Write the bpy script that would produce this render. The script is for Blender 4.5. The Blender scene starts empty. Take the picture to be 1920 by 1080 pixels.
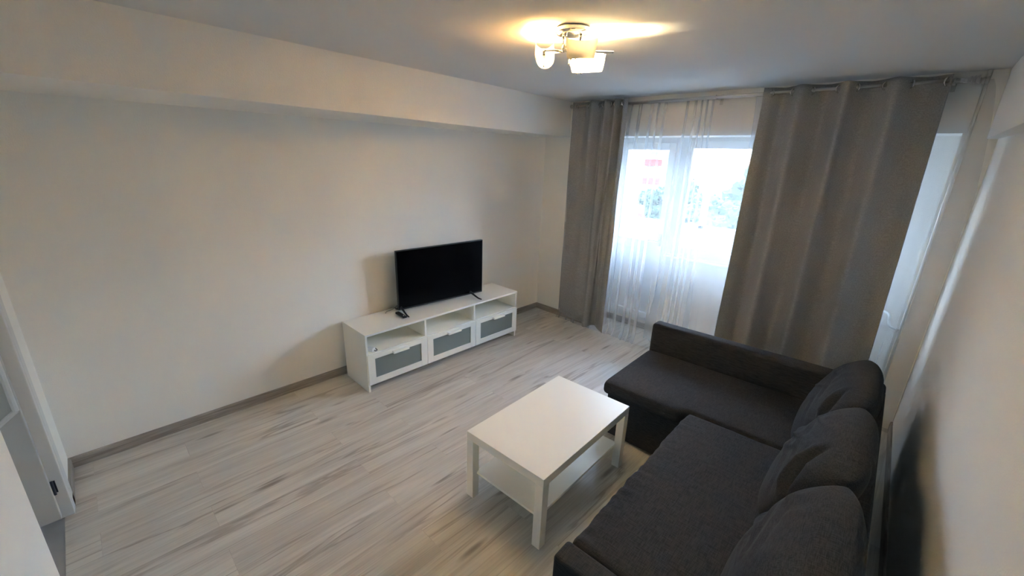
import bpy, bmesh, math, random
from mathutils import Vector, Matrix, noise
random.seed(7)
S = bpy.context.scene
COL = S.collection
PI = math.pi

# ------------------------------------------------------------------ camera
cam_data = bpy.data.cameras.new('camera'); cam = bpy.data.objects.new('camera', cam_data); COL.objects.link(cam)
S.camera = cam
F_PX, YAW, PIT, ROL = 794.36, -0.7885366, 0.3203531, 0.0249315
cam_data.sensor_width = 36; cam_data.sensor_fit = 'HORIZONTAL'
cam_data.lens = F_PX*36/1920
cam_data.shift_x = (960-935.73)/1920
cam_data.shift_y = (549.61-540)/1920
cam_data.clip_start = 0.02; cam_data.clip_end = 500
fw = Vector((math.sin(YAW)*math.cos(PIT), math.cos(YAW)*math.cos(PIT), -math.sin(PIT)))
r0 = Vector((math.cos(YAW), -math.sin(YAW), 0)); u0 = r0.cross(fw)
rr = r0*math.cos(ROL)+u0*math.sin(ROL); uu = -r0*math.sin(ROL)+u0*math.cos(ROL)
M = Matrix((rr, uu, -fw)).transposed().to_4x4(); M.translation = Vector((3.44397, -1.44531, 1.96323))
cam.matrix_world = M

# ------------------------------------------------------------------ view / world / sun
S.view_settings.view_transform = 'Standard'; S.view_settings.look = 'None'
S.view_settings.gamma = 1; S.view_settings.use_curve_mapping = False
S.view_settings.exposure = 2.38
try:
    S.cycles.max_bounces = 14; S.cycles.diffuse_bounces = 12; S.cycles.transparent_max_bounces = 24
    S.cycles.transmission_bounces = 8; S.cycles.sample_clamp_indirect = 20
    S.cycles.use_denoising = True
    S.cycles.caustics_reflective = False; S.cycles.caustics_refractive = False
except Exception: pass
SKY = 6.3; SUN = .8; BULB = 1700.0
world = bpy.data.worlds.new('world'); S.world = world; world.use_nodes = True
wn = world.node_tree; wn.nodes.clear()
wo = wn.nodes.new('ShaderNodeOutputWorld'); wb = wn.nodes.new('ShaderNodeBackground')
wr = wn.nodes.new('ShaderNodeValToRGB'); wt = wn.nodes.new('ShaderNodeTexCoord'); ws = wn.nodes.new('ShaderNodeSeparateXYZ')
wr.color_ramp.elements[0].position = 0.02; wr.color_ramp.elements[0].color = (0.13, 0.165, 0.20, 1)   # horizon held dim where the window shows it
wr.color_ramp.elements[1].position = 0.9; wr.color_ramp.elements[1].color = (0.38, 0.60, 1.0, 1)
e_ = wr.color_ramp.elements.new(.22); e_.color = (.94, 1.15, 1.44, 1)                                   # unseen sky above the view, brightness added to light the room
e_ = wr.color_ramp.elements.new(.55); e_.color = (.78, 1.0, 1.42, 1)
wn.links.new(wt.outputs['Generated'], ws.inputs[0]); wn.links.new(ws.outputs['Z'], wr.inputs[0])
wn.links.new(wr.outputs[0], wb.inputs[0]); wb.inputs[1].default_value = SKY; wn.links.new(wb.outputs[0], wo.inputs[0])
sd = bpy.data.lights.new('sun', 'SUN'); sd.energy = SUN; sd.angle = 0.01; sd.color = (1, .95, .86)
so = bpy.data.objects.new('sun', sd); COL.objects.link(so); so.location = (-20, -20, 60)
so.rotation_euler = Vector((-0.45, -0.75, 0.85)).to_track_quat('Z', 'Y').to_euler()
pd = bpy.data.lights.new('window_portal', 'AREA'); pd.shape = 'RECTANGLE'; pd.size = 2.5; pd.size_y = 2.1
try: pd.cycles.is_portal = True
except Exception: pass
po = bpy.data.objects.new('window_portal', pd); COL.objects.link(po); po.location = (2.0, 3.3, 1.1)
po.rotation_euler = (PI/2, 0, PI)      # faces into the room
po.rotation_euler = Vector((0, 1, 0)).to_track_quat('Z', 'Y').to_euler()

# ------------------------------------------------------------------ materials
def nodemat(name):
    m = bpy.data.materials.new(name); m.use_nodes = True; nt = m.node_tree
    return m, nt, nt.nodes['Principled BSDF']
def simple(name, col, rough=0.5, metal=0.0, bump=0.0, bscale=200, var=0.0, spec=0.5, sheen=0.0, detail=2):
    m, nt, b = nodemat(name)
    b.inputs['Base Color'].default_value = (*col, 1); b.inputs['Roughness'].default_value = rough
    b.inputs['Metallic'].default_value = metal; b.inputs['Specular IOR Level'].default_value = spec
    if sheen: b.inputs['Sheen Weight'].default_value = sheen; b.inputs['Sheen Roughness'].default_value = .4
    tc = nt.nodes.new('ShaderNodeTexCoord'); n = nt.nodes.new('ShaderNodeTexNoise')
    n.inputs['Scale'].default_value = bscale; n.inputs['Detail'].default_value = detail
    nt.links.new(tc.outputs['Object'], n.inputs['Vector'])
    if bump:
        bp = nt.nodes.new('ShaderNodeBump'); bp.inputs['Strength'].default_value = bump; bp.inputs['Distance'].default_value = .002
        nt.links.new(n.outputs['Fac'], bp.inputs['Height']); nt.links.new(bp.outputs[0], b.inputs['Normal'])
    if var:
        r = nt.nodes.new('ShaderNodeValToRGB')
        r.color_ramp.elements[0].position = .3; r.color_ramp.elements[1].position = .7
        r.color_ramp.elements[0].color = (*[c*(1-var) for c in col], 1); r.color_ramp.elements[1].color = (*[min(1, c*(1+var)) for c in col], 1)
        nt.links.new(n.outputs['Fac'], r.inputs[0]); nt.links.new(r.outputs[0], b.inputs['Base Color'])
    return m
WALL = simple('wall_paint', (.87, .845, .79), .9, bump=.9, bscale=150, spec=.1, detail=4)
CEIL = simple('ceiling_paint', (.70, .695, .68), .9, bump=.3, bscale=110, spec=.1)
WHITE = simple('white_foil', (.86, .85, .79), .38, bump=.05, bscale=60)
TABLEW = simple('white_lacquer', (.90, .875, .80), .32, bump=.02, bscale=60)
PVC = simple('white_pvc', (.80, .83, .86), .35, bump=.02, bscale=30)
PIPEW = simple('white_enamel', (.78, .78, .74), .3, bump=.02, bscale=30)
FROST = simple('frosted_grey_glass', (.20, .23, .215), .45, bump=.03, bscale=80)
BLACKP = simple('black_plastic', (.012, .012, .013), .35, bump=.03, bscale=150)
SCREEN = simple('dark_screen', (.0015, .0015, .002), .16, bump=.0, spec=.12)
CHROME = simple('chrome', (.72, .70, .67), .16, metal=1, bump=.01, bscale=40)
NICKEL = simple('brushed_nickel', (.55, .52, .49), .28, metal=1, bump=.02, bscale=90)
DARKM = simple('dark_metal', (.05, .055, .07), .45, metal=.6, bump=.02, bscale=90)
HALLF = simple('hall_tile', (.30, .30, .30), .4, bump=.05, bscale=9, var=.06)
DOORP = simple('door_paint', (.50, .50, .48), .45, bump=.03, bscale=40)
CONC = simple('balcony_paint', (.50, .51, .52), .9, bump=.2, bscale=60)
TILE = simple('balcony_floor', (.45, .43, .40), .7, bump=.2, bscale=30, var=.1)
WALLX = simple('facade_white', (.42, .41, .40), .9, bump=.2, bscale=3, var=.05)
REDX = simple('facade_red', (.16, .022, .014), .9, bump=.2, bscale=3, var=.08)
GLX = simple('far_window_glass', (.10, .13, .17), .15, bump=.02, bscale=3)
GROUND = simple('street_ground', (.08, .08, .08), .95, bump=.2, bscale=.3, var=.25)
BARK = simple('bark', (.12, .09, .06), .95, bump=.8, bscale=12, var=.3)
LEAF = simple('foliage', (.017, .032, .011), .8, bump=.3, bscale=2.5, var=.55)
ROOFX = simple('roof_tile', (.34, .16, .11), .9, bump=.3, bscale=6, var=.15)
CARM = simple('car_paint', (.10, .12, .18), .25, bump=.01, bscale=5)

def fabric(name, col, scale=900, var=.22, sheen=.0, rough=.95):
    m, nt, b = nodemat(name); b.inputs['Roughness'].default_value = rough; b.inputs['Specular IOR Level'].default_value = .15
    if sheen:
        b.inputs['Sheen Weight'].default_value = sheen; b.inputs['Sheen Roughness'].default_value = .35
    tc = nt.nodes.new('ShaderNodeTexCoord'); mx = None; outs = []
    for sc in ((1, .06, 1), (.06, 1, .5)):
        mp = nt.nodes.new('ShaderNodeMapping'); mp.inputs['Scale'].default_value = sc
        n = nt.nodes.new('ShaderNodeTexNoise'); n.inputs['Scale'].default_value = scale; n.inputs['Detail'].default_value = 1
        nt.links.new(tc.outputs['Object'], mp.inputs[0]); nt.links.new(mp.outputs[0], n.inputs['Vector']); outs.append(n)
    a = nt.nodes.new('ShaderNodeMath'); a.operation = 'ADD'
    nt.links.new(outs[0].outputs['Fac'], a.inputs[0]); nt.links.new(outs[1].outputs['Fac'], a.inputs[1])
    r = nt.nodes.new('ShaderNodeValToRGB'); r.color_ramp.elements[0].position = .40; r.color_ramp.elements[1].position = .60
    h = nt.nodes.new('ShaderNodeMath'); h.operation = 'MULTIPLY'; h.inputs[1].default_value = .5
    nt.links.new(a.outputs[0], h.inputs[0]); nt.links.new(h.outputs[0], r.inputs[0])
    r.color_ramp.elements[0].color = (*[c*(1-var) for c in col], 1); r.color_ramp.elements[1].color = (*[c*(1+var) for c in col], 1)
    nt.links.new(r.outputs[0], b.inputs['Base Color'])
    bp = nt.nodes.new('ShaderNodeBump'); bp.inputs['Strength'].default_value = .35; bp.inputs['Distance'].default_value = .001
    nt.links.new(h.outputs[0], bp.inputs['Height']); nt.links.new(bp.outputs[0], b.inputs['Normal'])
    return m
SOFA = fabric('charcoal_weave', (.033, .033, .035), 420, .30)
CURT = fabric('taupe_velvet', (.305, .297, .292), 260, .12, sheen=.10)

def floor_mat():
    m, nt, b = nodemat('laminate'); L = nt.links
    tc = nt.nodes.new('ShaderNodeTexCoord'); sp = nt.nodes.new('ShaderNodeSeparateXYZ'); L.new(tc.outputs['Object'], sp.inputs[0])
    cb = nt.nodes.new('ShaderNodeCombineXYZ'); L.new(sp.outputs['Y'], cb.inputs['X']); L.new(sp.outputs['X'], cb.inputs['Y'])
    br = nt.nodes.new('ShaderNodeTexBrick'); L.new(cb.outputs[0], br.inputs['Vector'])
    br.offset = .37; br.offset_frequency = 2
    for k, v in (('Scale', 1), ('Mortar Size', .0011), ('Mortar Smooth', .3), ('Bias', 0), ('Brick Width', 1.25), ('Row Height', .19)): br.inputs[k].default_value = v
    br.inputs['Color1'].default_value = (0, 0, 0, 1); br.inputs['Color2'].default_value = (1, 1, 1, 1); br.inputs['Mortar'].default_value = (.5, .5, .5, 1)
    rnd = nt.nodes.new('ShaderNodeSeparateColor'); L.new(br.outputs['Color'], rnd.inputs[0])
    def M_(op, a, bb):
        n = nt.nodes.new('ShaderNodeMath'); n.operation = op
        for i, v in enumerate((a, bb)):
            if isinstance(v, (int, float)): n.inputs[i].default_value = v
            else: L.new(v, n.inputs[i])
        return n.outputs[0]
    off = M_('MULTIPLY', rnd.outputs[0], 17.0)
    def coords(sy, sx):
        c = nt.nodes.new('ShaderNodeCombineXYZ')
        L.new(M_('ADD', M_('MULTIPLY', sp.outputs['Y'], sy), off), c.inputs['X'])
        L.new(M_('ADD', M_('MULTIPLY', sp.outputs['X'], sx), off), c.inputs['Y']); L.new(off, c.inputs['Z'])
        return c.outputs[0]
    def N_(vec, sc, det=4, dist=0., rgh=.55):
        n = nt.nodes.new('ShaderNodeTexNoise'); L.new(vec, n.inputs['Vector']); n.inputs['Scale'].default_value = sc
        n.inputs['Detail'].default_value = det; n.inputs['Distortion'].default_value = dist; n.inputs['Roughness'].default_value = rgh
        return n.outputs['Fac']
    def ramp(f, pts):
        r = nt.nodes.new('ShaderNodeValToRGB'); L.new(f, r.inputs[0]); e = r.color_ramp.elements
        while len(e) < len(pts): e.new(.5)
        for q, (p, c) in zip(e, pts): q.position = p; q.color = (*c, 1) if len(c) == 3 else c
        return r.outputs[0]
    g3 = lambda v: (v, v, v)
    def mix(f, a, bb, mode='MIX'):
        n = nt.nodes.new('ShaderNodeMix'); n.data_type = 'RGBA'; n.blend_type = mode
        if isinstance(f, (int, float)): n.inputs[0].default_value = f
        else: L.new(f, n.inputs[0])
        for i, v in ((6, a), (7, bb)):
            if isinstance(v, tuple): n.inputs[i].default_value = (*v, 1)
            else: L.new(v, n.inputs[i])
        return n.outputs[2]
    base = ramp(N_(coords(.7, 7), 1.6, 4, .6), [(.28, (.52, .485, .43)), (.5, (.62, .588, .53)), (.72, (.69, .66, .60))])
    fine = ramp(N_(coords(1.5, 60), 2.2, 3, .3), [(.35, g3(.86)), (.65, g3(1.0))])
    c = mix(1.0, base, fine, 'MULTIPLY')
    # per-plank tone
    tone = ramp(rnd.outputs[0], [(0, g3(.97)), (1, g3(1.06))]); c = mix(1.0, c, tone, 'MULTIPLY')
    # long dark cracks
    cr = ramp(N_(coords(.24, 4.6), 1.25, 6, 1.0, .52), [(.470, g3(0)), (.494, g3(1)), (.502, g3(1)), (.522, g3(0))])
    mk = ramp(N_(coords(.6, 3), 1.6, 2), [(.44, g3(.15)), (.60, g3(1))])
    c = mix(M_('MULTIPLY', M_('MULTIPLY', cr, mk), .62), c, (.25, .205, .168))
    # broad soft smears
    sm = ramp(N_(coords(.5, 7), 1.2, 4, .9), [(.53, g3(0)), (.74, g3(1))])
    c = mix(M_('MULTIPLY', sm, .45), c, (.34, .30, .255))
    # short knots
    vo = nt.nodes.new('ShaderNodeTexVoronoi'); L.new(coords(2.0, 11.0), vo.inputs['Vector']); vo.inputs['Scale'].default_value = 1.0
    kn = ramp(vo.outputs['Distance'], [(.0, g3(1)), (.10, g3(.8)), (.24, g3(0))])
    km = ramp(N_(coords(.9, 5), 1.9, 1), [(.49, g3(0)), (.54, g3(1))])
    c = mix(M_('MULTIPLY', M_('MULTIPLY', kn, km), .8), c, (.19, .155, .125))
    c = mix(M_('MULTIPLY', br.outputs['Fac'], .30), c, (.30, .27, .24))
    L.new(c, b.inputs['Base Color']); b.inputs['Roughness'].default_value = .42; b.inputs['Specular IOR Level'].default_value = .35
    bp = nt.nodes.new('ShaderNodeBump'); bp.inputs['Strength'].default_value = .12; bp.inputs['Distance'].default_value = .001
    L.new(N_(coords(1.5, 60), 2.2, 3, .3), bp.inputs['Height']); L.new(bp.outputs[0], b.inputs['Normal'])
    return m
FLOOR = floor_mat()
def bb_mat():
    m = simple('skirting_wood', (.25, .22, .19), .5, bump=.05, bscale=40)
    nt = m.node_tree; b = nt.nodes['Principled BSDF']; tc = nt.nodes.new('ShaderNodeTexCoord'); mp = nt.nodes.new('ShaderNodeMapping')
    mp.inputs['Scale'].default_value = (2, 2, 40); n = nt.nodes.new('ShaderNodeTexNoise'); n.inputs['Scale'].default_value = 2; n.inputs['Detail'].default_value = 4
    r = nt.nodes.new('ShaderNodeValToRGB'); r.color_ramp.elements[0].color = (.24, .21, .18, 1); r.color_ramp.elements[1].color = (.38, .34, .295, 1)
    r.color_ramp.elements[0].position = .35; r.color_ramp.elements[1].position = .65
    nt.links.new(tc.outputs['Object'], mp.inputs[0]); nt.links.new(mp.outputs[0], n.inputs['Vector']); nt.links.new(n.outputs['Fac'], r.inputs[0]); nt.links.new(r.outputs[0], b.inputs['Base Color'])
    return m
SKIRT = bb_mat()

def glass_mat(name, tint=(.95, .98, 1.0), refl=.08):
    m = bpy.data.materials.new(name); m.use_nodes = True; nt = m.node_tree; nt.nodes.clear()
    o = nt.nodes.new('ShaderNodeOutputMaterial'); t = nt.nodes.new('ShaderNodeBsdfTransparent'); g = nt.nodes.new('ShaderNodeBsdfGlossy')
    lw = nt.nodes.new('ShaderNodeLayerWeight'); lw.inputs[0].default_value = .15; mu = nt.nodes.new('ShaderNodeMath'); mu.operation = 'MULTIPLY'; mu.inputs[1].default_value = .6
    mx = nt.nodes.new('ShaderNodeMixShader'); t.inputs[0].default_value = (*tint, 1); g.inputs['Roughness'].default_value = .02
    nt.links.new(lw.outputs['Fresnel'], mu.inputs[0]); nt.links.new(mu.outputs[0], mx.inputs[0])
    nt.links.new(t.outputs[0], mx.inputs[1]); nt.links.new(g.outputs[0], mx.inputs[2]); nt.links.new(mx.outputs[0], o.inputs[0])
    return m
GLASS = glass_mat('window_glass')
def sheer_mat():
    m = bpy.data.materials.new('sheer_voile'); m.use_nodes = True; nt = m.node_tree; nt.nodes.clear()
    o = nt.nodes.new('ShaderNodeOutputMaterial'); t = nt.nodes.new('ShaderNodeBsdfTransparent'); d = nt.nodes.new('ShaderNodeBsdfDiffuse'); l = nt.nodes.new('ShaderNodeBsdfTranslucent')
    a = nt.nodes.new('ShaderNodeMixShader'); b = nt.nodes.new('ShaderNodeMixShader')
    d.inputs[0].default_value = (.94, .945, .95, 1); l.inputs[0].default_value = (.94, .945, .96, 1); a.inputs[0].default_value = .5
    lw = nt.nodes.new('ShaderNodeLayerWeight'); lw.inputs[0].default_value = .5
    r = nt.nodes.new('ShaderNodeMapRange'); r.inputs['To Min'].default_value = .225; r.inputs['To Max'].default_value = .42
    nt.links.new(lw.outputs['Facing'], r.inputs['Value'])
    nt.links.new(d.outputs[0], a.inputs[1]); nt.links.new(l.outputs[0], a.inputs[2])
    nt.links.new(r.outputs[0], b.inputs[0]); nt.links.new(t.outputs[0], b.inputs[1]); nt.links.new(a.outputs[0], b.inputs[2]); nt.links.new(b.outputs[0], o.inputs[0])
    return m
SHEER = sheer_mat()
def shade_mat():
    m = bpy.data.materials.new('opal_glass'); m.use_nodes = True; nt = m.node_tree; nt.nodes.clear()
    o = nt.nodes.new('ShaderNodeOutputMaterial'); t = nt.nodes.new('ShaderNodeBsdfTransparent'); d = nt.nodes.new('ShaderNodeBsdfDiffuse'); l = nt.nodes.new('ShaderNodeBsdfTranslucent'); g = nt.nodes.new('ShaderNodeBsdfGlossy')
    a = nt.nodes.new('ShaderNodeMixShader'); b = nt.nodes.new('ShaderNodeMixShader'); c = nt.nodes.new('ShaderNodeMixShader')
    for q in (d, l): q.inputs[0].default_value = (.90, .86, .78, 1)
    a.inputs[0].default_value = .72; b.inputs[0].default_value = .95; c.inputs[0].default_value = .05; g.inputs['Roughness'].default_value = .2
    nt.links.new(d.outputs[0], a.inputs[1]); nt.links.new(l.outputs[0], a.inputs[2])
    nt.links.new(t.outputs[0], b.inputs[1]); nt.links.new(a.outputs[0], b.inputs[2])
    nt.links.new(b.outputs[0], c.inputs[1]); nt.links.new(g.outputs[0], c.inputs[2]); nt.links.new(c.outputs[0], o.inputs[0])
    return m
OPAL = shade_mat()
def emit(name, col, s):
    m = bpy.data.materials.new(name); m.use_nodes = True; nt = m.node_tree; nt.nodes.clear()
    o = nt.nodes.new('ShaderNodeOutputMaterial'); e = nt.nodes.new('ShaderNodeEmission'); e.inputs[0].default_value = (*col, 1); e.inputs[1].default_value = s
    nt.links.new(e.outputs[0], o.inputs[0]); return m

# ------------------------------------------------------------------ mesh helpers
def ob(name, bm, mat, parent=None, smooth=False):
    bmesh.ops.recalc_face_normals(bm, faces=bm.faces[:])
    me = bpy.data.meshes.new(name); bm.to_mesh(me); bm.free(); me.materials.append(mat)
    if smooth:
        for p in me.polygons: p.use_smooth = True
    o = bpy.data.objects.new(name, me); COL.objects.link(o)
    if parent: o.parent = parent
    return o
def sharp(o, deg=35):
    for p in o.data.polygons: p.use_smooth = True
    bm = bmesh.new(); bm.from_mesh(o.data)
    for e in bm.edges:
        if len(e.link_faces) == 2 and e.calc_face_angle() > math.radians(deg): e.smooth = False
    bm.to_mesh(o.data); bm.free(); return o
def box(bm, a, b, bev=0.0, mat4=None):
    x0, y0, z0 = a; x1, y1, z1 = b
    vs = [bm.verts.new(p) for p in ((x0,y0,z0),(x1,y0,z0),(x1,y1,z0),(x0,y1,z0),(x0,y0,z1),(x1,y0,z1),(x1,y1,z1),(x0,y1,z1))]
    fs = [bm.faces.new([vs[i] for i in f]) for f in ((0,3,2,1),(4,5,6,7),(0,1,5,4),(1,2,6,5),(2,3,7,6),(3,0,4,7))]
    if mat4 is not None: bmesh.ops.transform(bm, matrix=mat4, verts=vs)
    if bev:
        es = list({e for f in fs for e in f.edges})
        bmesh.ops.bevel(bm, geom=es, offset=bev, segments=2, profile=.5, affect='EDGES')
    return vs
def bx(a, b, bev=0.0):
    bm = bmesh.new(); box(bm, a, b, bev); return bm
def prism(bm, pts, z0, z1):
    lo = [bm.verts.new((x, y, z0)) for x, y in pts]; hi = [bm.verts.new((x, y, z1)) for x, y in pts]; n = len(pts)
    bm.faces.new(lo[::-1]); bm.faces.new(hi)
    for i in range(n): bm.faces.new((lo[i], lo[(i+1) % n], hi[(i+1) % n], hi[i]))
def tube(bm, pts, r, n=12, cap=True):
    pts = [Vector(p) for p in pts]; rings = []; N = len(pts)
    rad = r if isinstance(r, (list, tuple)) else [r]*N
    up = None
    for i, p in enumerate(pts):
        d = (pts[min(i+1, N-1)]-pts[max(i-1, 0)])
        d = d.normalized() if d.length > 1e-9 else Vector((0, 0, 1))
        if up is None: up = Vector((0, 0, 1)) if abs(d.z) < .9 else Vector((1, 0, 0))
        a = d.cross(up).normalized(); b = a.cross(d).normalized(); up = b
        rings.append([bm.verts.new(p+(a*math.cos(t)+b*math.sin(t))*rad[i]) for t in [2*PI*k/n for k in range(n)]])
    for i in range(N-1):
        for k in range(n): bm.faces.new((rings[i][k], rings[i][(k+1) % n], rings[i+1][(k+1) % n], rings[i+1][k]))
    if cap: bm.faces.new(rings[0][::-1]); bm.faces.new(rings[-1])
def smoothpts(pts, k=6):
    P = [Vector(p) for p in pts]; out = []
    for i in range(len(P)-1):
        p0, p1, p2, p3 = P[max(i-1, 0)], P[i], P[i+1], P[min(i+2, len(P)-1)]
        for j in range(k):
            t = j/k
            out.append(.5*((2*p1)+(p2-p0)*t+(2*p0-5*p1+4*p2-p3)*t*t+(3*p1-p0-3*p2+p3)*t**3))
    out.append(P[-1]); return out
def torus(bm, c, R, r, axis, n=20, m=8):
    axis = Vector(axis).normalized(); a = axis.orthogonal().normalized(); b = axis.cross(a); rings = []
    for i in range(n):
        t = 2*PI*i/n; d = a*math.cos(t)+b*math.sin(t)
        rings.append([bm.verts.new(Vector(c)+d*(R+r*math.cos(s))+axis*r*math.sin(s)) for s in [2*PI*k/m for k in range(m)]])
    for i in range(n):
        for k in range(m): bm.faces.new((rings[i][k], rings[i][(k+1) % m], rings[(i+1) % n][(k+1) % m], rings[(i+1) % n][k]))
def rbox(dim, r, seg=.03, disp=None):
    """rounded box centred at the origin, dims (x,y,z), corner radius r, dense grid, optional displacement"""
    h = [d/2 for d in dim]; bm = bmesh.new(); cache = {}
    def coords(d):
        n = max(2, int(d/seg)); return [-d/2, -d/2+r*.25, -d/2+r*.6] + [-d/2+r+(d-2*r)*i/n for i in range(n+1)] + [d/2-r*.6, d/2-r*.25, d/2]
    C = [coords(d) for d in dim]
    def V(p):
        k = tuple(round(c, 6) for c in p)
        if k in cache: return cache[k]
        q = Vector([max(-hh+r, min(hh-r, c)) for c, hh in zip(p, h)]); d = Vector(p)-q
        pos = q+d.normalized()*r if d.length > 1e-9 else q
        nrm = d.normalized() if d.length > 1e-9 else Vector((0, 0, 1))
        if disp: pos = disp(pos, nrm)
        cache[k] = bm.verts.new(pos); return cache[k]
    for ax in range(3):
        i1, i2 = [i for i in range(3) if i != ax]
        for s in (-1, 1):
            for a in range(len(C[i1])-1):
                for b in range(len(C[i2])-1):
                    q = []
                    for da, db in ((0, 0), (1, 0), (1, 1), (0, 1)):
                        p = [0, 0, 0]; p[ax] = s*h[ax]; p[i1] = C[i1][a+da]; p[i2] = C[i2][b+db]; q.append(V(p))
                    try: bm.faces.new(q)
                    except ValueError: pass
    return bm
def tagset(o, label=None, cat=None, group=None, kind=None):
    if label: o['label'] = label
    if cat: o['category'] = cat
    if group: o['group'] = group
    if kind: o['kind'] = kind
    return o
def thing(name, loc, label, cat, rz=0, group=None):
    o = bpy.data.objects.new(name, None); COL.objects.link(o); o.location = loc; o.rotation_euler = (0, 0, rz); o.empty_display_size = .1
    return tagset(o, label, cat, group)
def struct(name, bm, mat, label, cat, parent=None, smooth=False):
    o = ob(name, bm, mat, parent, smooth)
    if not parent: tagset(o, label, cat, kind='structure')
    return o

# ------------------------------------------------------------------ room shell
H = 2.51; D = 2.69; YB = -1.815
WX = lambda y: 3.607+.055*(D-y)
LXB = 0.76; RXB = 3.447; NY = 3.10; OY = 3.27      # window niche
FLX = 3.95
struct('floor', bx((-.2, YB-.03, -.1), (FLX, NY, 0)), FLOOR, 'grey-beige laminate floor of long planks with dark cracks', 'floor')
struct('ceiling', bx((-.3, -3.4, H), (FLX+.1, OY, H+.12)), CEIL, 'plain pale grey painted ceiling', 'ceiling')
struct('wall_left', bx((-.2, -2.0, 0), (0, OY, H)), WALL, 'plain textured white wall behind the television', 'wall')
b = bmesh.new(); y0, y1 = -1.84, OY
prism(b, [(WX(y0), y0), (WX(y0)+.2, y0), (WX(y1)+.25, y1), (WX(y1), y1)], 0, H)
struct('wall_right', b, WALL, 'rough-textured white wall behind the sofa', 'wall')
# window wall with its niche
b = bmesh.new()
box(b, (0, D, 0), (LXB, OY, H)); box(b, (RXB, D, 0), (3.8, OY, H)); box(b, (LXB, D, 2.15), (RXB, OY, H))
box(b, (1.472, NY, 0), (RXB, OY, .945)); box(b, (3.12, NY, .945), (RXB, OY, 2.15)); box(b, (LXB, NY, 0), (1.472, OY, .10))
struct('wall_front', b, WALL, 'window wall with a deep niche behind the curtains', 'wall')
# ceiling beams
b = bmesh.new(); z_n = 2.144+.0644*(D+1.84)/(D+2); xs = .351+.1273*(D+1.84)
v = [(-.01, -1.84, z_n), (xs, -1.84, z_n), (xs, -1.84, H), (-.01, -1.84, H), (-.01, D, 2.144), (.351, D, 2.144), (.351, D, H), (-.01, D, H)]
vs = [b.verts.new(p) for p in v]
for f in ((0,1,2,3),(4,7,6,5),(0,4,5,1),(1,5,6,2),(3,2,6,7),(0,3,7,4)): b.faces.new([vs[i] for i in f])
struct('trim_1', b, WALL, 'deep ceiling beam running along the top of the left wall', 'beam')
b = bmesh.new(); prism(b, [(3.558+.024*(D+1.84), -1.84), (4.0, -1.84), (3.75, D), (3.558, D)], 2.115, H)
struct('trim_2', b, WALL, 'shallow ceiling beam along the top of the right wall', 'beam')
# back wall with the hall door opening (x .50 - 1.30)
b = bmesh.new()
box(b, (-.2, YB-.12, 0), (.43, YB, H)); box(b, (1.33, YB-.10, 0), (4.0, YB+.015, H), .004); box(b, (.43, YB-.12, 2.05), (1.33, YB, H))
struct('wall_back', b, WALL, 'near wall with the hall doorway at the far left edge', 'wall')
b = bmesh.new()
box(b, (-.5, -3.3, 0), (-.4, YB-.12, H)); box(b, (2.2, -3.3, 0), (2.3, YB-.10, H)); box(b, (-.5, -3.4, 0), (2.3, -3.3, H))
struct('wall_hall', b, WALL, 'hall walls beyond the doorway', 'wall')
struct('floor_hall', bx((-.5, -3.4, -.1), (2.3, YB-.03, -.002)), HALLF, 'dark grey hall floor beyond the doorway', 'floor')
# skirting
def skirt(name, a, bpt, nrm, label, z1=.072):
    a = Vector((*a, 0)); c = Vector((*bpt, 0)); n = Vector((*nrm, 0)).normalized()*.014; bm = bmesh.new()
    prof = [(0, 0), (1, 0), (1, z1-.012), (.75, z1-.004), (.3, z1), (0, z1)]
    A = [bm.verts.new(a+n*t+Vector((0, 0, z))) for t, z in prof]; B = [bm.verts.new(c+n*t+Vector((0, 0, z))) for t, z in prof]
    bm.faces.new(A); bm.faces.new(B[::-1])
    for i in range(len(prof)): bm.faces.new((A[i], A[(i+1) % 6], B[(i+1) % 6], B[i]))
    return struct(name, bm, SKIRT, label, 'skirting board')
skirt('baseboard_left', (0, YB), (0, D), (1, 0), 'brown-grey wooden skirting along the left wall')
skirt('baseboard_right', (WX(YB), YB), (WX(D), D), (-1, -.055), 'grey wooden skirting behind the sofa')
skirt('baseboard_front', (0, D), (LXB, D), (0, -1), 'short wooden skirting in the corner left of the curtain')
skirt('baseboard_back', (0, YB), (.43, YB), (0, 1), 'short skirting piece beside the hall doorway')
skirt('baseboard_niche', (LXB, NY), (RXB, NY), (0, -1), 'grey skirting at the foot of the balcony door')

# ------------------------------------------------------------------ balcony door and window
def frame_bm(x0, x1, z0, z1, w, y0, y1, bev=.004, wb=None):
    bm = bmesh.new(); wb = wb or w
    box(bm, (x0, y0, z0), (x0+w, y1, z1), bev); box(bm, (x1-w, y0, z0), (x1, y1, z1), bev)
    box(bm, (x0+w, y0, z1-w), (x1-w, y1, z1), bev); box(bm, (x0+w, y0, z0), (x1-w, y1, z0+wb), bev)
    return bm
dr = bpy.data.objects.new('door_1', None); COL.objects.link(dr); dr.location = (1.12, NY, 0); tagset(dr, 'white balcony door with a tall glass pane and a lever handle', 'balcony door', kind='structure')
def par(o, p):
    o.parent = p; o.matrix_parent_inverse = p.matrix_basis.inverted(); return o
par(ob('door_frame', frame_bm(LXB, 1.475, .10, 2.15, .05, NY-.003, NY+.08), PVC), dr)
b = frame_bm(.815, 1.425, .146, 2.10, .065, NY-.03, NY+.05); box(b, (.875, NY-.03, .96), (1.365, NY+.05, 1.055), .004)
par(ob('door_leaf', b, PVC), dr)
par(ob('lower_panel', bx((.875, NY-.012, .20), (1.365, NY+.02, .96), .003), PVC), dr)
b = frame_bm(.872, 1.392, 1.045, 2.045, .016, NY-.028, NY+.03, .003)
par(ob('glazing_bead', b, PVC), dr)
par(ob('glass_pane', bx((.88, NY+.005, 1.05), (1.38, NY+.017, 2.04)), GLASS), dr)
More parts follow.
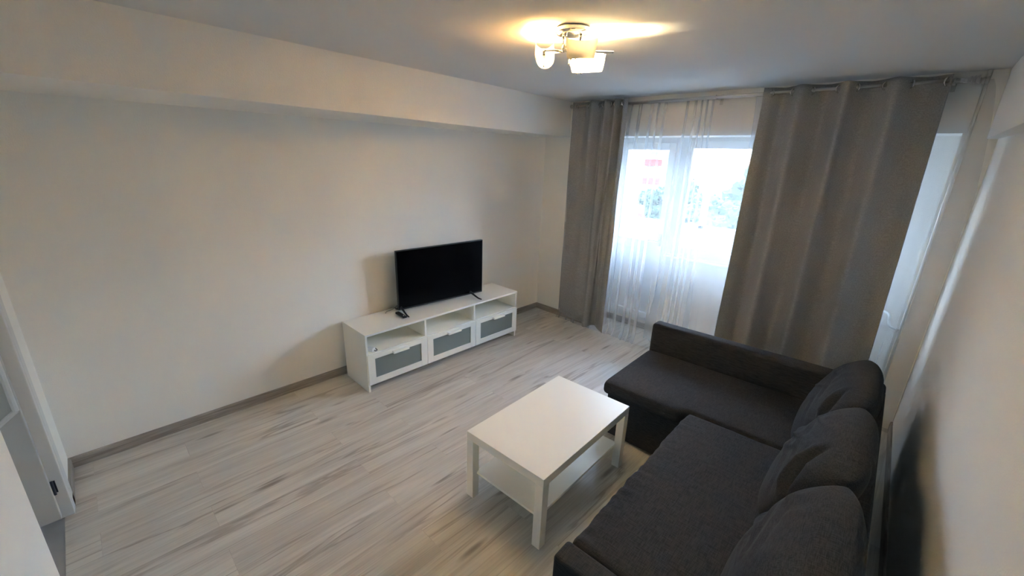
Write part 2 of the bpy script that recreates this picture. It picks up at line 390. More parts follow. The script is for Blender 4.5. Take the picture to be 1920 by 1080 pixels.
b = bmesh.new(); box(b, (1.385, NY-.042, 1.02), (1.41, NY-.028, 1.15), .004)
tube(b, smoothpts([(1.397, NY-.03, 1.085), (1.397, NY-.075, 1.085), (1.385, NY-.085, 1.083), (1.28, NY-.085, 1.08)], 4), .008, 10)
hd = par(ob('door_handle', b, NICKEL), dr)

wi = bpy.data.objects.new('window_1', None); COL.objects.link(wi); wi.location = (2.3, NY, .945); tagset(wi, 'white two-sash window beside the balcony door behind the sheer', 'window', kind='structure')
b = frame_bm(1.475, 3.12, .945, 2.15, .05, NY, NY+.08); box(b, (2.25, NY, .995), (2.33, NY+.08, 2.10), .003)
par(ob('window_frame', b, PVC), wi)
for x0, x1 in ((1.535, 2.262), (2.322, 3.07)):
    s = par(ob('sash', frame_bm(x0, x1, .985, 2.118, .062, NY-.03, NY+.05), PVC), wi)
    p_ = ob('glazing_bead', frame_bm(x0+.058, x1-.058, 1.04, 2.062, .014, NY-.027, NY+.03, .003), PVC); p_.parent = s
    p_ = ob('glass_pane', bx((x0+.062, NY+.005, 1.047), (x1-.062, NY+.017, 2.056)), GLASS); p_.parent = s
b = bmesh.new(); box(b, (2.275, NY-.042, 1.45), (2.30, NY-.028, 1.57), .004); tube(b, [(2.287, NY-.03, 1.51), (2.287, NY-.06, 1.51), (2.287, NY-.07, 1.50), (2.287, NY-.07, 1.40)], .007, 8)
par(ob('window_handle', b, NICKEL), wi)
par(ob('window_sill', bx((1.47, NY-.075, .925), (3.20, NY+.02, .95), .006), PVC), wi)

# hall door frame, leaf and hinge
d2 = bpy.data.objects.new('door_2', None); COL.objects.link(d2); d2.location = (.50, YB, 0); tagset(d2, 'open hall door with moulded panels in its pale frame', 'door', kind='structure')
b = bmesh.new(); box(b, (.43, YB-.12, 0), (.50, YB+.012, 2.05), .003); box(b, (.43, YB-.12, 1.99), (1.33, YB+.012, 2.06), .004); box(b, (.37, YB, 0), (.46, YB+.014, 2.10), .004); box(b, (.36, YB, 2.03), (1.33, YB+.014, 2.11), .004)
par(ob('door_frame', b, simple('jamb_paint', (.66, .65, .62), .5, bump=.05, bscale=60)), d2)
b = bmesh.new(); box(b, (.502, YB-.79, .025), (.540, YB-.036, 1.985), .003)
lf = par(ob('door_leaf', b, DOORP), d2)
def mould(zs0, zs1, ya, yb, c=.09):
    P = [(ya, zs0+c), (ya, zs1-c), (ya+(yb-ya)*.16, zs1), (yb-(yb-ya)*.16, zs1), (yb, zs1-c), (yb, zs0+c), (yb-(yb-ya)*.16, zs0), (ya+(yb-ya)*.16, zs0)]
    bm = bmesh.new(); pp = [(.541, y, z) for y, z in P]; pp.append(pp[0]); pp.append(pp[1])
    for i in range(8): tube(bm, [pp[i], pp[i+1]], .012, 8)
    return bm
for z0_, z1_ in ((.62, 1.86),):
    m_ = ob('panel_moulding', mould(z0_, z1_, YB-.050, YB-.76), simple('moulding_paint', (.66, .66, .64), .45, bump=.03, bscale=40)); m_.parent = lf
for hz in (.165, 1.75):
    b = bmesh.new(); tube(b, [(.512, YB-.030, hz), (.512, YB-.030, hz+.085)], .006, 10); box(b, (.500, YB-.030, hz+.005), (.502, YB-.018, hz+.08))
    par(ob('hinge', b, DARKM), d2)

# ------------------------------------------------------------------ balcony and outdoors
b = bmesh.new(); box(b, (-.6, OY, -.25), (4.6, 4.35, -.02)); struct('floor_balcony', b, TILE, 'balcony floor outside the window', 'floor')
b = bmesh.new(); box(b, (-.6, 4.22, -.02), (4.6, 4.34, 1.06)); box(b, (-.6, 4.17, 1.06), (4.6, 4.38, 1.09))
struct('wall_balcony', b, CONC, 'white balcony parapet outside the window', 'parapet')
struct('ceiling_balcony', bx((-.6, OY, 2.58), (4.6, 4.4, 2.72)), CONC, 'underside of the balcony above', 'ceiling')
b = bmesh.new(); box(b, (4.5, OY, 0), (4.6, 4.3, 2.58)); box(b, (-.7, OY, 0), (-.6, 4.3, 2.58)); struct('wall_balcony_side', b, CONC, 'end walls of the balcony', 'wall')
wb_ = bpy.data.objects.new('window_2', None); COL.objects.link(wb_); wb_.location = (2, 4.25, 1.09); tagset(wb_, 'white glazing frames standing on the balcony parapet', 'window', kind='structure')
b = bmesh.new()
for x in (-.55, .25, 1.38, 2.75, 3.95): box(b, (x-.035, 4.23, 1.09), (x+.035, 4.29, 2.58), .004)
box(b, (-.6, 4.23, 1.09), (4.5, 4.29, 1.13)); box(b, (-.6, 4.23, 2.53), (4.5, 4.29, 2.58))
par(ob('window_frame', b, PVC), wb_)
struct('ground', bx((-160, 12, -13.3), (120, 260, -13)), GROUND, 'pale street and yards far below the balcony', 'ground')

def building(name, c, w, dpt, h, rz, rows, cols, label, mat, acc=None, roof=False):
    t = thing(name, c, label, 'building', rz)
    ob('wall', bx((-w/2, -dpt/2, 0), (w/2, dpt/2, h)), mat, t)
    b = bmesh.new()
    if roof:
        vs = [b.verts.new(p) for p in ((-w/2-.4, -dpt/2-.4, h), (w/2+.4, -dpt/2-.4, h), (w/2+.4, dpt/2+.4, h), (-w/2-.4, dpt/2+.4, h), (-w/2+1, 0, h+2.6), (w/2-1, 0, h+2.6))]
        for f in ((0, 1, 5, 4), (1, 2, 5), (2, 3, 4, 5), (3, 0, 4), (0, 3, 2, 1)): b.faces.new([vs[i] for i in f])
        ob('roof', b, ROOFX, t)
    else:
        box(b, (-w/2-.2, -dpt/2-.2, h), (w/2+.2, dpt/2+.2, h+.5)); ob('roof', b, mat, t)
    for i in range(cols):
        for j in range(rows):
            x = -w/2+(i+.5)*w/cols; z = 1.2+(h-1)/rows*j
            ob('window', bx((x-.7, -dpt/2-.06, z), (x+.7, -dpt/2+.05, z+1.4)), GLX, t)
            if acc and i % 2 == 0:
                ob('balcony', bx((x-1.5, -dpt/2-1.1, z-1.0), (x+1.5, -dpt/2-.02, z+.1)), acc, t)
    return t
G = -13.0
def dirp(az, dist): return (3.44+dist*math.sin(math.radians(az)), -1.445+dist*math.cos(math.radians(az)), G)
building('apartment_block', dirp(-27.2, 92), 12, 10, 24, math.radians(24), 7, 4, 'white apartment block with red balconies seen through the balcony door', WALLX, REDX)
building('house', dirp(-19.8, 104), 9, 7, 12.4, math.radians(16), 3, 3, 'low white house with a red roof behind the trees', WALLX, None, True)
building('house', dirp(-13.5, 150), 22, 9, 12.6, math.radians(8), 3, 5, 'long pale house on the horizon above the trees', WALLX, None, True)

def tree(loc, h, rad, label, seed):
    rnd = random.Random(seed); t = thing('tree', loc, label, 'tree')
    b = bmesh.new(); tube(b, [(0, 0, -.1), (.1, 0, h*.3), (-.1, .1, h*.7)], [.3, .22, .1], 8)
    for k in range(5):
        a = rnd.uniform(0, 2*PI); tube(b, [(0, 0, h*.35), (math.cos(a)*rad*.5, math.sin(a)*rad*.5, h*.65)], [.13, .05], 6)
    ob('trunk', b, BARK, t)
    b = bmesh.new()
    for k in range(16):
        a = rnd.uniform(0, 2*PI); q = rnd.uniform(0, .75)*rad; z = h*rnd.uniform(.45, .86); r = rad*rnd.uniform(.30, .48)
        c = Vector((math.cos(a)*q, math.sin(a)*q, z)); g = bmesh.ops.create_icosphere(b, subdivisions=3, radius=r)['verts']
        for vv in g:
            p = vv.co.copy(); n_ = noise.noise(p*2.2+c)*.5+noise.noise(p*6+c)*.22; vv.co = c+p*(1+n_)
    # leaves round the clumps
    base = [vv.co.copy() for vv in b.verts]
    for k in range(2600):
        p = rnd.choice(base)+Vector([rnd.uniform(-.25, .25) for _ in range(3)]); d1 = Vector([rnd.uniform(-1, 1) for _ in range(3)]).normalized()*.17; d2_ = d1.orthogonal().normalized()*.10
        b.faces.new([b.verts.new(p-d1), b.verts.new(p+d2_), b.verts.new(p+d1), b.verts.new(p-d2_)])
    me = bpy.data.meshes.new('crown'); b.to_mesh(me); b.free(); me.materials.append(LEAF)
    o = bpy.data.objects.new('crown', me); COL.objects.link(o); o.parent = t
    return t
tree(dirp(-18.4, 36), 14.6, 2.7, 'big sunlit green tree in the middle of the window view', 1)
tree(dirp(-21.9, 50), 13.3, 2.4, 'narrow green tree left of the big sunlit one', 2)
tree(dirp(-14.3, 84), 15.0, 6.5, 'broad distant green tree at the right of the window view', 3)
tree(dirp(-25.2, 56), 12.6, 2.2, 'round tree in front of the apartment block', 4)
def car(loc, rz, label):
    t = thing('car', loc, label, 'car', rz); b = bx((-2.1, -.85, .3), (2.1, .85, .95), .12); ob('body', b, CARM, t)
    ob('cabin', bx((-1.2, -.75, .93), (1.1, .75, 1.5), .18), GLX, t)
    for x in (-1.3, 1.3):
        for y in (-.85, .85):
            b = bmesh.new(); tube(b, [(x, y-.1, .33), (x, y+.1, .33)], .33, 14); ob('wheel', b, BLACKP, t)
car(dirp(-16.5, 112), .5, 'dark car parked on the street far below, left of another car')
car(dirp(-15.1, 110), .5, 'dark car parked on the street far below, right of another car')

# ------------------------------------------------------------------ curtains, rod, pipe
def curtain_mesh(top, bot, ztop, zbot, ncol, nrow, mid=None, wr=0.0, seed=0, prof=lambda t: t):
    def path(ctrl):
        P = smoothpts([(x, y, 0) for x, y in ctrl], 10); L = [0]
        for a, c in zip(P, P[1:]): L.append(L[-1]+(c-a).length)
        out = []
        for i in range(ncol+1):
            s = L[-1]*i/ncol; k = 0
            while k < len(L)-2 and L[k+1] < s: k += 1
            f = (s-L[k])/max(1e-9, L[k+1]-L[k]); out.append(P[k].lerp(P[k+1], min(1, f)))
        return out
    A = path(top); B = path(bot); bm = bmesh.new(); g = []
    for j in range(nrow+1):
        t = j/nrow; w = prof(t); row = []
        zt = ztop; zb = zbot
        for i in range(ncol+1):
            p = A[i].lerp(B[i], w); z = (zt(i/ncol) if callable(zt) else zt)*(1-t)+(zb(i/ncol) if callable(zb) else zb)*t
            if wr:
                q = Vector((p.x*5, seed, z*1.3)); p = p+Vector((0, wr*noise.noise(q)*min(1, t*5), 0))
            row.append(bm.verts.new((p.x, p.y, z)))
        g.append(row)
    for j in range(nrow):
        for i in range(ncol): bm.faces.new((g[j][i], g[j+1][i], g[j+1][i+1], g[j][i+1]))
    return bm, A
RY = 2.55; RZ = 2.447
ss = lambda t: t*t*(3-2*t)
def curtain(label, top, bot, eyes, zt, zb, seed):
    t = thing('curtain', ((top[0][0]+top[-1][0])/2, RY, .06), label, 'curtain', group=None)
    bm, A = curtain_mesh(top, bot, zt, zb, 220, 70, wr=.030, seed=seed, prof=lambda t: t)
    o = ob('fabric_panel', bm, CURT, smooth=True)
    sm = o.modifiers.new('s', 'SOLIDIFY'); sm.thickness = .004; sm.offset = 0
    par(o, t)
    # stitched top and side hems
    for x, dr_ in eyes:
        b = bmesh.new(); ax = Vector((dr_[0], dr_[1], 0)); torus(b, (x, RY, RZ-.004), .023, .005, ax)
        par(ob('grommet', b, CHROME, smooth=True), t)
    return t
rt = [(2.295, 2.525), (2.35, RY), (2.42, 2.604), (2.49, RY), (2.55, 2.488), (2.61, RY), (2.69, 2.604), (2.765, RY), (2.815, 2.485), (2.865, RY), (2.94, 2.604), (3.015, RY), (3.075, 2.485), (3.14, RY), (3.22, 2.604), (3.305, RY), (3.322, 2.535)]
rb = [(2.298, 2.50), (2.35, 2.53), (2.43, 2.606), (2.50, 2.54), (2.565, 2.462), (2.63, 2.54), (2.71, 2.606), (2.79, 2.54), (2.84, 2.462), (2.90, 2.54), (2.98, 2.606), (3.06, 2.54), (3.11, 2.462), (3.17, 2.54), (3.27, 2.606), (3.34, 2.56), (3.375, 2.54)]
ey = [(2.35, (1, .8)), (2.49, (1, -.8)), (2.61, (1, .8)), (2.765, (1, -.8)), (2.865, (1, .8)), (3.015, (1, -.8)), (3.14, (1, .8)), (3.305, (1, -.8))]
curtain('wide taupe eyelet curtain hanging right of the window behind the sofa', rt, rb, ey, 2.485, .05, 3)
lt = [(.487, 2.53), (.54, RY), (.61, 2.588), (.68, RY), (.74, 2.508), (.80, RY), (.83, 2.585), (.86, RY), (.90, 2.495), (.935, RY), (.965, 2.59), (.995, RY), (1.02, 2.485), (1.045, RY), (1.065, 2.592), (1.085, RY), (1.115, 2.485), (1.135, 2.53)]
lb = [(.445, 2.60), (.56, 2.575), (.70, 2.56), (.82, 2.555), (.865, 2.53), (.89, 2.47), (.925, 2.46), (.945, 2.50), (.94, 2.57), (.975, 2.60), (1.02, 2.555), (1.08, 2.50), (1.15, 2.47)]
ly = [(.54, (1, .7)), (.68, (1, -.7)), (.80, (1, 1)), (.86, (1, -1)), (.935, (1, 1)), (.995, (1, -1)), (1.045, (1, 1)), (1.085, (1, -1))]
curtain('narrow gathered taupe eyelet curtain hanging in the far left corner', lt, lb, ly, 2.485, lambda s: .085-.02*s, 9)

# sheer
def sheer():
    ncol, nrow = 1500, 60; bm = bmesh.new(); g = []
    X0, X1 = .40, 3.60
    for j in range(nrow+1):
        t = j/nrow; z = 2.455*(1-t)+.006*t; row = []
        for i in range(ncol+1):
            s = i/ncol
            xb = X0+(X1-X0)*s
            xt = .47+(3.50-.47)*s
            w = min(1, t*3.5)**.6
            x = xt*(1-w)+xb*w
            ph = 2*PI*(19*s+1.5*math.sin(2*PI*s*2.3+.4)+.7*math.sin(2*PI*s*6.7)+2*max(0, s-.9)*10*s) + 1.1*noise.noise(Vector((s*9, t*1.2, 4)))
            amp = .50+1.5*noise.noise(Vector((s*13, t*.9, 1.3)))
            amp = max(.06, min(1.25, amp))
            dense = 1+1.0*max(0, (x-3.30)/.3)
            x += .013*amp*math.sin(2*ph)*(.5+.5*t)*(0 if s in (0, 1) else 1)
            y = 2.648+.017*amp*math.sin(ph)+.006*noise.noise(Vector((s*40, t*2, 7)))*min(1, 3*t)
            if t > .975:     # the hem touches the floor and drifts forward
                y -= (t-.975)/.025*(.05+.06*noise.noise(Vector((s*6, 0, 2))))
            x = min(x, WX(2.65)-.012)
            y = min(y, D-.004) if (x < LXB or x > RXB) else y
            row.append(bm.verts.new((x, y, z)))
        g.append(row)
    for j in range(nrow):
        for i in range(ncol): bm.faces.new((g[j][i], g[j+1][i], g[j+1][i+1], g[j][i+1]))
    return bm
o = ob('sheer_curtain', sheer(), SHEER, smooth=True)
tagset(o, 'floor-length white sheer curtain hanging across the whole window wall', 'sheer curtain')

t = thing('curtain_rod', (1.95, RY, RZ), 'thin double metal curtain rod along the top of the window wall', 'curtain rod')
b = bmesh.new(); tube(b, [(.475, RY, RZ), (3.36, RY, RZ)], .0105, 14); par(ob('front_rod', b, NICKEL, smooth=True), t)
b = bmesh.new(); tube(b, [(.475, 2.635, RZ), (3.40, 2.635, RZ)], .008, 12); par(ob('rear_rod', b, NICKEL, smooth=True), t)
for yy, xe in ((RY, 3.36), (2.635, 3.40)):
    b = bmesh.new(); sx = 1
    tube(b, [(xe, yy, RZ), (xe+.012, yy, RZ), (xe+.02, yy, RZ), (xe+.03, yy, RZ), (xe+.035, yy, RZ), (xe+.045, yy, RZ), (xe+.05, yy, RZ), (xe+.062, yy, RZ), (xe+.066, yy, RZ), (xe+.08, yy, RZ)], [.012, .012, .017, .017, .013, .020, .014, .023, .016, .026], 16)
    par(ob('finial', b, NICKEL), t)
    b = bmesh.new(); tube(b, [(.475, yy, RZ), (.468, yy, RZ), (.462, yy, RZ), (.448, yy, RZ), (.442, yy, RZ)], [.012, .012, .019, .019, .013], 16); par(ob('finial', b, NICKEL), t)
for x in (.515, 1.936, 3.335):
    b = bmesh.new(); box(b, (x-.007, RY-.005, RZ-.018), (x+.007, D-.001, RZ-.011)); box(b, (x-.012, D-.006, RZ-.05), (x+.012, D, RZ+.03), .001); torus(b, (x, RY, RZ), .0135, .003, (1, 0, 0)); torus(b, (x, 2.635, RZ), .011, .003, (1, 0, 0))
    par(ob('bracket', b, NICKEL), t)

t = thing('heating_pipe', (3.475, 2.672, 0), 'thin white vertical heating pipe with an elbow in the right corner', 'pipe')
b = bmesh.new(); tube(b, [(3.475, 2.672, 0), (3.475, 2.672, H)], .0105, 14); par(ob('riser', b, PIPEW, smooth=True), t)
b = bmesh.new(); tube(b, smoothpts([(3.475, 2.672, .80), (3.44, 2.672, .80), (3.415, 2.685, .805), (3.40, 2.72, .83), (3.395, 2.74, .86), (3.38, 2.78, .875), (3.33, 2.86, .875), (3.25, 2.95, .875)], 5), .009, 12); torus(b, (3.452, 2.672, .80), .011, .004, (1, 0, 0)); par(ob('elbow_branch', b, PIPEW, smooth=True), t)

# ------------------------------------------------------------------ TV bench
XB, XF = .051, .461
t = thing('tv_bench', ((XB+XF)/2, .9, 0), 'long low white TV bench with three grey glass-fronted drawers', 'tv bench')
def part(name, bm, mat, smooth=False): return par(ob(name, bm, mat, smooth=smooth), t)
T = .018
part('top_panel', bx((XB, 0, .53-T), (XF, 1.80, .53), .0015), WHITE)
for y in (.002, 1.80-T-.002): part('side_panel', bx((XB, y, 0), (XF-.006, y+T, .53-T), .001), WHITE)
for y in (.597, 1.190): part('divider', bx((XB+.01, y-T/2, .09), (XF-.012, y+T/2, .53-T)), WHITE)
part('middle_shelf', bx((XB+.006, .02, .335), (XF-.012, 1.78, .350)), WHITE)
part('back_panel', bx((XB+.002, .02, .09), (XB+.006, 1.78, .51)), WHITE)
part('bottom_panel', bx((XB+.006, .02, .085), (XF-.022, 1.78, .10)), WHITE)
part('front_leg_rail', bx((XB+.03, .02, .05), (XB+.045, 1.78, .085)), WHITE)
for y0, y1 in ((.006, .5965), (.6005, 1.1900), (1.194, 1.794)):
    f = bmesh.new(); fx0, fx1 = XF-.010, XF+.008; z0, z1 = .070, .345; wd, wz = .065, .055
    box(f, (fx0, y0, z0), (fx1, y0+wd, z1), .0015); box(f, (fx0, y1-wd, z0), (fx1, y1, z1), .0015); box(f, (fx0, y0+wd, z0), (fx1, y1-wd, z0+wz), .001); box(f, (fx0, y0+wd, z1-wz+.012), (fx1, y1-wd, z1), .001)
    box(f, (XF-.30, y0+.02, .12), (fx0, y0+.03, .30)); box(f, (XF-.30, y1-.03, .12), (fx0, y1-.02, .30))
    dw = part('drawer', f, WHITE)
    for nm, bm, mt in (('glass_panel', bx((fx0+.002, y0+wd-.005, z0+wz-.005), (fx0+.010, y1-wd+.005, z1-wz+.017)), FROST),
                       ('handle', bx((fx1-.002, (y0+y1)/2-.068, z1-.042), (fx1+.030, (y0+y1)/2+.088, z1-.020), .003), TABLEW)):
        c = ob(nm, bm, mt); c.parent = dw

# ------------------------------------------------------------------ television, remote, cables
t = thing('television', (.235, .965, .53), 'black flat-screen television standing on the white bench', 'television', -.0838)
# local: x forward into the room, y along the screen
W_, H_ = .97, .56; zb = .023
ob('bezel', bx((-.028, -W_/2, zb), (.0, W_/2, zb+H_), .003), BLACKP, t)
b = bmesh.new(); box(b, (-.065, -.30, zb+.03), (-.026, .30, zb+.34), .012); ob('rear_housing', b, BLACKP, t)
ob('screen', bx((-.001, -W_/2+.008, zb+.016), (.0015, W_/2-.008, zb+H_-.008)), SCREEN, t)
for s, yy in ((-1, -.462), (1, .325)):
    b = bmesh.new()
    yt = yy-.002 if s < 0 else yy+.035
    for e, xx in ((0, .155), (1, -.115)):
        P = smoothpts([(-.012, yy, zb+.03), (xx*.25, yy+(yt-yy)*.3, zb+.012), (xx*.7, yy+(yt-yy)*.7, .010), (xx, yt, .0055)], 4)
        tube(b, P, [.013-.008*i/(len(P)-1) for i in range(len(P))], 8)
    ob('foot', b, BLACKP, t)
t = thing('remote_control', (.272, .458, .53), 'black remote control lying beside the left foot of the television', 'remote control', -.22+.17)
b = rbox((.155, .042, .020), .009, .01); bmesh.ops.translate(b, vec=(0, 0, .0105), verts=b.verts[:]); ob('case', b, BLACKP, t, True)
LITE = simple('light_button', (.75, .75, .75), .4, bump=.01, bscale=50)
for x, y in ((.058, -.009), (.058, .009), (.045, 0)):
    b = bmesh.new(); tube(b, [(x, y, .019), (x, y, .0225)], .0032, 10); ob('button', b, LITE, t)
CABW = simple('white_cable', (.75, .75, .74), .5, bump=.01, bscale=50)
t = thing('power_cable', (.05, 1.50, .53), 'white power cable behind the right edge of the television', 'cable')
b = bmesh.new(); tube(b, smoothpts([(.20, 1.30, .80), (.14, 1.42, .86), (.05, 1.60, .92), (.03, 1.66, .90), (.03, 1.655, .70), (.035, 1.64, .545)], 6), .0045, 8); par(ob('cord', b, CABW, smooth=True), t)
b = bmesh.new(); tube(b, smoothpts([(.15, 1.60, .545), (.10, 1.62, .55), (.07, 1.63, .62), (.05, 1.635, .75), (.04, 1.645, .88)], 6), .003, 8); par(ob('thin_cord', b, CABW, smooth=True), t)
par(ob('plug', bx((.10, 1.50, .531), (.16, 1.55, .552), .004), CABW), t)
b = bmesh.new(); tube(b, smoothpts([(.17, .62, .72), (.12, .56, .62), (.11, .50, .56), (.10, .45, .540), (.10, .41, .5345), (.13, .38, .5345)], 6), .003, 8)
tagset(ob('antenna_cable', b, simple('grey_cable', (.30, .30, .30), .5, bump=.01, bscale=50), smooth=True), 'thin grey cable hanging behind the left edge of the television', 'cable')
t = thing('power_adapter', (.40, .075, .350), 'small white adapter with a black cord in the left bench compartment', 'adapter', .5)
ob('case', bx((-.035, -.022, 0), (.03, .022, .030), .006), CABW, t)
b = bmesh.new(); tube(b, smoothpts([(.03, 0, .012), (.045, .0, .008), (.04, .03, .004), (.0, .05, .004), (-.06, .045, .004), (-.10, .0, .004)], 5), .003, 8); ob('cord', b, BLACKP, t, True)

# ------------------------------------------------------------------ coffee table
t = thing('coffee_table', (2.129, .3445, 0), 'rectangular white coffee table with a lower shelf in front of the sofa', 'coffee table', .0462)
ob('tabletop', bx((-.275, -.45, .40), (.275, .45, .45), .0015), TABLEW, t)
for sx in (-1, 1):
    for sy in (-1, 1):
        x = sx*.25; y = sy*.425; ob('leg', bx((x-.025, y-.025, 0), (x+.025, y+.025, .3999), .0012), TABLEW, t)
ob('lower_shelf', bx((-.235, -.415, .157), (.235, .415, .173), .001), TABLEW, t)

# ------------------------------------------------------------------ sofa
TH = .0462; s_ = thing('corner_sofa', (3.495, 1.923, 0), 'dark charcoal corner sofa bed with a chaise by the window', 'sofa', TH)
def sp(name, u0, u1, v0, v1, z0, z1, r, seg=.03, disp=None, rot=None):
    """part given in sofa coordinates: u towards the wall, v towards the window"""
    bm = rbox((u1-u0, v1-v0, z1-z0), r, seg, disp)
    bmesh.ops.translate(bm, vec=((u0+u1)/2-3.58, (v0+v1)/2-1.76, (z0+z1)/2), verts=bm.verts[:])
    return ob(name, bm, SOFA, s_, True)
def crown(hx, hy, hz, bulge, seed, wr=.004, edge=0):
    def f(p, n):
        q = p.copy(); a, c = p.x/hx, p.y/hy
        if p.z > 0: q.z += bulge*max(0, (1-a**4))*max(0, (1-c**4))
        if wr:
            # short wrinkles across the front edge
            d = max(0, 1-abs(p.x+hx)/.16) if p.z > 0 else 0
            k = noise.noise(Vector((p.x*4+seed, p.y*24, seed)))*.7+noise.noise(Vector((p.x*9, p.y*45, seed+3)))*.3
            q.z += wr*d*k
            if n.x < -.5: q.x += wr*.8*noise.noise(Vector((seed, p.y*16, p.z*6)))
            q.z += .003*noise.noise(Vector((p.x*6, p.y*6, seed))) if p.z > 0 else 0
        return q
    return f
# base bodies
sp('chaise_base', 2.155, 3.46, .905, 1.64, .02, .345, .012)
sp('seat_base', 2.735, 3.46, -.39, .90, .02, .285, .012)
sp('pull_out_front', 2.715, 2.733, -.385, .90, .03, .285, .006)
sp('seat_cushion', 2.700, 3.50, -.392, .921, .29, .440, .032, .011, crown(.40, .665, .0725, .014, 5, .011))
def chw(p, n):
    q = crown(.68, .357, .05, .012, 11, 0)(p, n)
    if n.y < -.1: q.y -= .042*min(1, -n.y*1.4)*max(0, min(1, (-.10-p.x)/.05))
    # creases on the near edge where the two mattresses meet
    if p.z > 0:
        d = max(0, 1-abs(p.y+.375)/.20)*math.exp(-((p.x+.22)/.16)**2)
        q.z += .016*d*noise.noise(Vector((p.x*30+p.y*10, p.y*6, 2)))
        q.z += .003*noise.noise(Vector((p.x*6, p.y*7, 4)))
    return q
sp('chaise_cushion', 2.118, 3.47, .924, 1.638, .335, .437, .035, .014, chw)
sp('window_side_arm', 2.115, 3.58, 1.642, 1.762, .02, .662, .030, .05, lambda p, n: p+Vector((0, 0, .002*noise.noise(p*6))))
sp('near_arm', 2.690, 3.58, -.505, -.396, .02, .452, .018, .05, lambda p, n: p+Vector((0, 0, .002*noise.noise(p*6))))
sp('backrest', 3.46, 3.58, -.50, 1.640, .02, .655, .018, .05, lambda p, n: p+Vector((0, 0, .002*noise.noise(p*5))))
for u, v in ((2.20, 1.0), (2.20, 1.6), (2.76, -.35), (3.5, -.4), (3.5, 1.6), (2.76, .80)):
    b = bmesh.new(); tube(b, [(u-3.58, v-1.76, 0), (u-3.58, v-1.76, .022)], .025, 12); ob('foot', b, BLACKP, s_)

def cushion(vc, w, h, T_, lean, ztop, ub, seed, label, yaw=0.0, droop=0.0, creases=()):
    n = 64; bm = bmesh.new()
    def P(a, c, side):
        th = (max(0, 1-abs(a)**3.4)*max(0, 1-abs(c)**(2.8 if c > 0 else 9)))**.5
        bx_ = a*(w/2)*(1-.05*(1-c*c)*0-.045*abs(c)**3); bz = c*(h/2)*(1-.06*abs(a)**3)
        # wrinkles radiating from seams
        e1 = max(0, abs(c)-.35)/.65; e2 = max(0, abs(a)-.35)/.65
        ed = min(1, (1-abs(a))/.18)*min(1, (1-abs(c))/.18)*max(0, min(1, (c+.45)/.5))
        wr = .015*ed*e1*noise.noise(Vector((bx_*16, bz*4, seed)))+.017*ed*e2*noise.noise(Vector((bx_*4, bz*17, seed+5)))
        wr += .014*(.3+.7*ed)*noise.noise(Vector((bx_*3.2+.8*bz, bz*4.5, seed+9)))
        fold = noise.noise(Vector((bx_*2.0, bz*10+bx_*4, seed+20)))
        wr -= .020*ed*max(0, .10-abs(fold))/.10*max(0, noise.noise(Vector((bx_*3, bz*3, seed+31)))+.15)*2
        for (a0, c0, a1, c1, dp, wd) in creases:
            da, dc = (a1-a0)*w/2, (c1-c0)*h/2; L2 = da*da+dc*dc; pa, pc = (a-a0)*w/2, (c-c0)*h/2
            tt = max(0, min(1, (pa*da+pc*dc)/L2)); dist = math.hypot(pa-da*tt, pc-dc*tt)
            sd_ = 1 if pa*dc-pc*da > 0 else -.25
            wr -= side*dp*(math.exp(-(dist/wd)**2)-.75*math.exp(-((dist-2*wd)/(1.3*wd))**2)*sd_)*math.sin(PI*min(1, .15+tt*.85))**.5*ed
        d = side*((T_*(.95-.10*c))*th+.010)+wr*(th if side < 0 else .3*th)
        # lean back and roll over the backrest
        cc = (c+1)/2
        u = d+lean*cc+.06*cc*cc
        z = bz+.03*(a*a)*(-1 if c > 0 else 0)*(1 if c > .5 else 0)*(abs(c)-.5)*2+h/2
        z -= droop*cc*max(0, a)**2
        lim = 3.455-ub+max(0, (z+ztop-h)-.64)*1.2
        u = min(u, lim+.004*noise.noise(Vector((bx_*9, bz*9, seed)))) if side > 0 else min(u, lim-.01)
        z = max(z, .450-(ztop-h))
        return (u, bx_, z)
    for side in (-1, 1):
        G_ = [[bm.verts.new(P(-1+2*i/n, -1+2*j/n, side)) for i in range(n+1)] for j in range(n+1)]
        for j in range(n):
            for i in range(n): bm.faces.new((G_[j][i], G_[j][i+1], G_[j+1][i+1], G_[j+1][i]))
        if side < 0: F = G_
        else: Bk = G_
    idx = [(0, i) for i in range(n)]+[(j, n) for j in range(n)]+[(n, n-i) for i in range(n)]+[(n-j, 0) for j in range(n)]
    for k in range(len(idx)):
        a, c = idx[k], idx[(k+1) % len(idx)]; bm.faces.new((F[a[0]][a[1]], F[c[0]][c[1]], Bk[c[0]][c[1]], Bk[a[0]][a[1]]))
    o = ob('back_cushion', bm, SOFA, smooth=True)
    ca, sa = math.cos(TH), math.sin(TH)
    o.location = (ca*ub-sa*vc, sa*ub+ca*vc, ztop-h); o.rotation_euler = (0, 0, TH+yaw)
    m = o.modifiers.new('sub', 'SUBSURF'); m.levels = 0; m.render_levels = 1
    return tagset(o, label, 'cushion', 'back cushions of the sofa')
cushion(1.265, .71, .47, .125, .08, .875, 3.335, 2, 'dark grey back cushion farthest away, against the window-side arm', .03, 0, ((-.95, .10, -.55, .98, .030, .012), (-.3, .3, .5, .75, .006, .012), (-.7, -.2, 0, .15, .006, .012)))
cushion(.575, .70, .47, .135, .08, .875, 3.335, 14, 'middle dark grey back cushion with a deep crease, between the other two', .0, 0, ((-.85, .0, -.45, .98, .040, .013), (-.35, .35, .6, .62, .007, .012), (-.5, -.1, .4, .2, .007, .012), (-.9, -.6, -.5, -.1, .012, .014)))
cushion(-.135, .73, .47, .135, .08, .865, 3.335, 27, 'nearest dark grey back cushion at the bottom of the photo', .0, 0, ((-.2, .45, .8, .75, .007, .012), (-.1, .15, .7, .40, .006, .012), (.2, -.2, .8, .05, .006, .012)))

